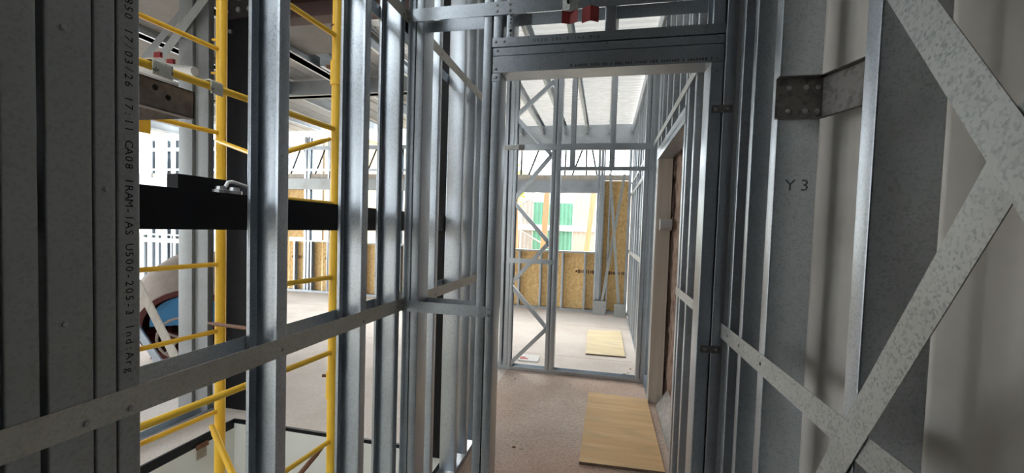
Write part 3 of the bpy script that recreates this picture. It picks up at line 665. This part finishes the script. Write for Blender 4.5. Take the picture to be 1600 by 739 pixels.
a_, b_ = hit(308, 682, 'X', -2.716), hit(322, 712, 'X', -2.716)
cl_ = empty('wall_clip', (-2.716, a_.y, b_.z), 'rusty hooked steel clip on the white side of the stair void', 'clip')
MB().box(-2.7215, -2.7175, a_.y, a_.y+.075, b_.z, -.06).build('tongue', 'rustpale', cl_); MB().box(-2.722, -2.705, a_.y-.005, a_.y+.08, -.075, -.045).build('lip', 'rust', cl_)
wq = [hit(x, y, 'X', .5985) for x, y in ((1468, 210), (1478, 207), (1488, 209), (1494, 203), (1503, 206))]
MB().tube(wq, .0022, 6).build('tie_wire', 'rust', label='rusty twisted tie wire poking out of the pale sheeting', cat='wire')
# boards on the floor
def board(name, pts, th, m, **t):
    b = MB(); n = len(pts); b.v = [(x, y, .001) for x, y in pts]+[(x, y, th) for x, y in pts]
    b.f = [tuple(range(n-1, -1, -1)), tuple(range(n, 2*n))]+[(i, (i+1) % n, n+(i+1) % n, n+i) for i in range(n)]
    o = b.build(name, m, **t); o.data.materials.append(M['plyedge'])
    for p in o.data.polygons:
        if abs(p.normal.z) < .5: p.material_index = 1
    return o
board('plywood_sheet', [(-.105, 2.765), (.437, 2.79), (.440, 3.985), (-.088, 4.02)], .02, 'ply', label='orange brown plywood sheet on the floor beyond the doorway', cat='plywood sheet')
board('plywood_sheet', [(-.172, 5.29), (.308, 5.31), (.306, 6.67), (-.196, 6.58)], .018, 'plypale', label='pale yellow board on the far hall floor', cat='plywood sheet')
p = hit(829, 560, 'Z', .004)
cp = MB().box(p.x-.13, p.x+.10, p.y-.12, p.y+.12, .001, .012).build('cardboard_scrap', 'paper', label='white paper bag scrap behind the lattice post', cat='paper scrap')
MB().box(p.x-.12, p.x-.02, p.y-.07, p.y-.03, .0122, .0126).box(p.x-.12, p.x-.06, p.y-.02, p.y+.02, .0122, .0126).build('red_print', 'redink', cp)
def chip(i, px, py, s, m, lab, cat, Z=.0):
    p = hit(px, py, 'Z', 0); b = MB(); n = 6
    pts = [(p.x+s*math.cos(t)*random.uniform(.6, 1), p.y+s*.7*math.sin(t)*random.uniform(.6, 1)) for t in [2*math.pi*k/n for k in range(n)]]
    b.v = [(x, y, Z+.0005) for x, y in pts]+[(p.x+(x-p.x)*.6, p.y+(y-p.y)*.6, Z+s*.35) for x, y in pts]
    b.f = [tuple(range(n-1, -1, -1)), tuple(range(n, 2*n))]+[(k, (k+1) % n, n+(k+1) % n, n+k) for k in range(n)]
    b.build('debris_chip', m, label=lab, cat='debris', group='debris chips on the hall floor')
for i, (px, py, s) in enumerate(((975, 585, .03), (993, 583, .02), (985, 577, .018), (1004, 570, .015), (981, 583, .014), (805, 592, .012), (891, 601, .012), (1058, 605, .025), (1050, 625, .02), (940, 545, .01), (960, 588, .012), (850, 590, .008), (930, 606, .010), (817, 640, .008), (803, 699, .02), (815, 702, .012), (1035, 660, .016))):
    chip(i, px, py, s, 'rust' if i % 3 else 'mortar', ('small debris chip beside the far hall wall foot' if px > 950 and py < 600 else 'small debris chip beside the brown wall' if px > 1030 else 'small debris chip on the bare brown floor'), 'debris')
chip(99, 905, 583, .035, 'leaf', 'small green scrap lying in the partition track', 'debris', .002)

# ================================================================== OUTSIDE
MB().box(-14, 2, -8.2, -8.0, -.05, 2.2).build('added_screen_wall', 'mortar', kind='structure', label='unseen grey wall added far behind the camera to temper the daylight')  # added out of view to tone down light entering the rear opening
MB().box(-40, 30, 8.9, 60, -.5, -.05).box(-40, -12, -40, 8.9, -.5, -.05).box(-12, 30, -40, -3.1, -.5, -.05).build('ground', 'ground', kind='structure', label='bare ground outside the far wall')
def corr(name, x0, x1, y, z0, z1, m, pitch=.1, **t):
    P = []; x = x0
    while x < x1: P.append((x, .012*math.sin(2*math.pi*(x-x0)/pitch))); x += pitch/6
    pr = off(P, .002); b = MB(); n = len(pr); b.v = [(a, y+c, z) for z in (z0, z1) for a, c in pr]
    b.f = [(i, (i+1) % n, n+(i+1) % n, n+i) for i in range(n)]; return b.build(name, m, smooth=True, **t)
YG = 11.5
def X_(px, Y=YG, y=345): return hit(px, y, 'Y', Y).x
zt_ = hit(865, 316, 'Y', YG).z
corr('fence_sheet', X_(833), X_(853), YG, -.05, zt_, 'greensheet', .11, label='green corrugated fence sheet left of the timber prop', cat='fence sheet', group='green fence sheets')
corr('fence_sheet', X_(853)+.005, X_(895), YG, -.05, zt_-.02, 'greensheet', .11, label='green corrugated fence sheet right of the timber prop', cat='fence sheet', group='green fence sheets')
corr('fence_sheet', X_(815), X_(833)-.005, YG, -.05, zt_+.03, 'greysheet', .11, label='pale weathered corrugated sheet beside the green sheets', cat='fence sheet')
fb = empty('board_fence', (X_(912), YG, 0), 'weathered vertical board fence right of the green sheets', 'fence')
x = X_(895)+.01; k = 0
while x < X_(1010):
    MB().box(x, x+.115, YG-.01, YG+.012, -.05, hit(912, 303, 'Y', YG).z+random.uniform(-.02, .02)).build('board', 'fence', fb); x += .12
fb2 = empty('board_fence', (X_(780), YG+.4, 0), 'pale board fence left of the green sheets', 'fence')
x = X_(700)
while x < X_(815)-.12:
    MB().box(x, x+.115, YG+.4, YG+.42, -.05, hit(790, 345, 'Y', YG+.4).z).build('board', 'fence', fb2); x += .12
MB().box(-4.2, 1.2, YG-.06, YG-.014, hit(880, 361, 'Y', YG-.1).z, hit(880, 352, 'Y', YG-.1).z).build('fence_rail', 'whitepaint', label='pale horizontal rail across the fence', cat='rail')
for lb, a_, b_, r in (('leaning timber prop between the two green sheets', (848, 400), (856, 285), .13), ('leaning timber prop at the right of the window', (916, 395), (928, 300), .11), ('upright reddish timber post at the left of the window', (804, 395), (806, 300), .13), ('thin timber post by the tree', (796, 395), (797, 240), .06)):
    A_, B_ = hit(*a_, 'Y', 9.5), hit(*b_, 'Y', 9.5); A_ = B_+(A_-B_)*((B_.z+.05)/(B_.z-A_.z))
    MB().bar(A_, B_, r, .06, (0, -1, 0)).build('timber_prop', 'timber', label=lb, cat='timber prop', group='timber props outside')
for lb, a_, b_ in (('thin grey rod sloping down to the left behind the window', (812, 320), (850, 300)), ('thin grey rod sloping down to the right behind the window', (812, 360), (846, 380))):
    A_, B_ = hit(*a_, 'Y', 9.8), hit(*b_, 'Y', 9.8)
    if A_.z > B_.z: A_, B_ = B_, A_
    A_ = B_+(A_-B_)*((B_.z+.05)/(B_.z-A_.z)); MB().tube([A_, B_], .02, 8).build('brace_rod', 'pvc', label=lb, cat='rod')
def house(name, label, x0, x1, y, z1, m, wins, roof=.25):
    r = empty(name, ((x0+x1)/2, y, 0), label, 'building')
    MB().box(x0, x1, y, y+5, -.05, z1).build('wall', m, r)
    MB().box(x0-.2, x1+.2, y-.25, y+5.2, z1, z1+roof).build('roof_slab', 'whitepaint', r)
    for (wx0, wx1, wz0, wz1) in wins:
        f_ = MB().box(wx0-.08, wx1+.08, y-.05, y, wz0-.08, wz0).box(wx0-.08, wx1+.08, y-.05, y, wz1, wz1+.08).box(wx0-.08, wx0, y-.05, y, wz0, wz1).box(wx1, wx1+.08, y-.05, y, wz0, wz1).build('window', 'whitepaint', r)
        MB().box(wx0, wx1, y-.02, y-.004, wz0, wz1).build('pane', 'glass', f_)
    return r
def WB(px0, px1, py0, py1, Y): a_, b_ = hit(px0, py1, 'Y', Y), hit(px1, py0, 'Y', Y); return (a_.x, b_.x, a_.z, b_.z)
house('neighbour_house', 'pale house with two windows behind the left opening', -16.5, X_(503, 17), 17, 6.2, 'pale', [WB(484, 498, 250, 268, 17), WB(440, 466, 247, 264, 17)])
house('neighbour_house', 'cream house wall right of the pale house', X_(503, 16.5)+.1, X_(570, 16.5), 16.5, 5.2, 'cream', [])
house('neighbour_house', 'low pale shed beyond the board fence', X_(893, 26), X_(925, 26), 26, hit(908, 277, 'Y', 26).z, 'pale', [WB(914, 922, 277, 284, 26)], .1)
house('neighbour_house', 'low pink shed seen past the lattice post', X_(806, 24), X_(812, 24), 24, hit(808, 268, 'Y', 24).z, 'pale', [], .1)
tr = empty('garden_tree', (X_(786, 14), 14, 0), 'yellow green tree beyond the fence', 'tree')
tc = hit(786, 300, 'Y', 14)
MB().tube([(tc.x, 14, -.05), (tc.x+.05, 14, tc.z)], [.09, .05], 8).build('trunk', 'timber', tr, smooth=True)
lf = MB()
for _ in range(1400):
    d = Vector((random.gauss(0, 1), random.gauss(0, 1), random.gauss(0, 1))).normalized()*random.uniform(.3, 1)
    p = tc+Vector((d.x*.75, d.y*.75, d.z*1.3)); a_ = Vector((random.gauss(0, 1), random.gauss(0, 1), random.gauss(0, 1))).normalized(); b_ = a_.orthogonal().normalized()
    lf.add([p-a_*.09, p+b_*.04, p+a_*.09, p-b_*.04], [(0, 1, 2, 3)])
fo = lf.build('foliage', 'leaf', tr); fo['kind'] = 'stuff'
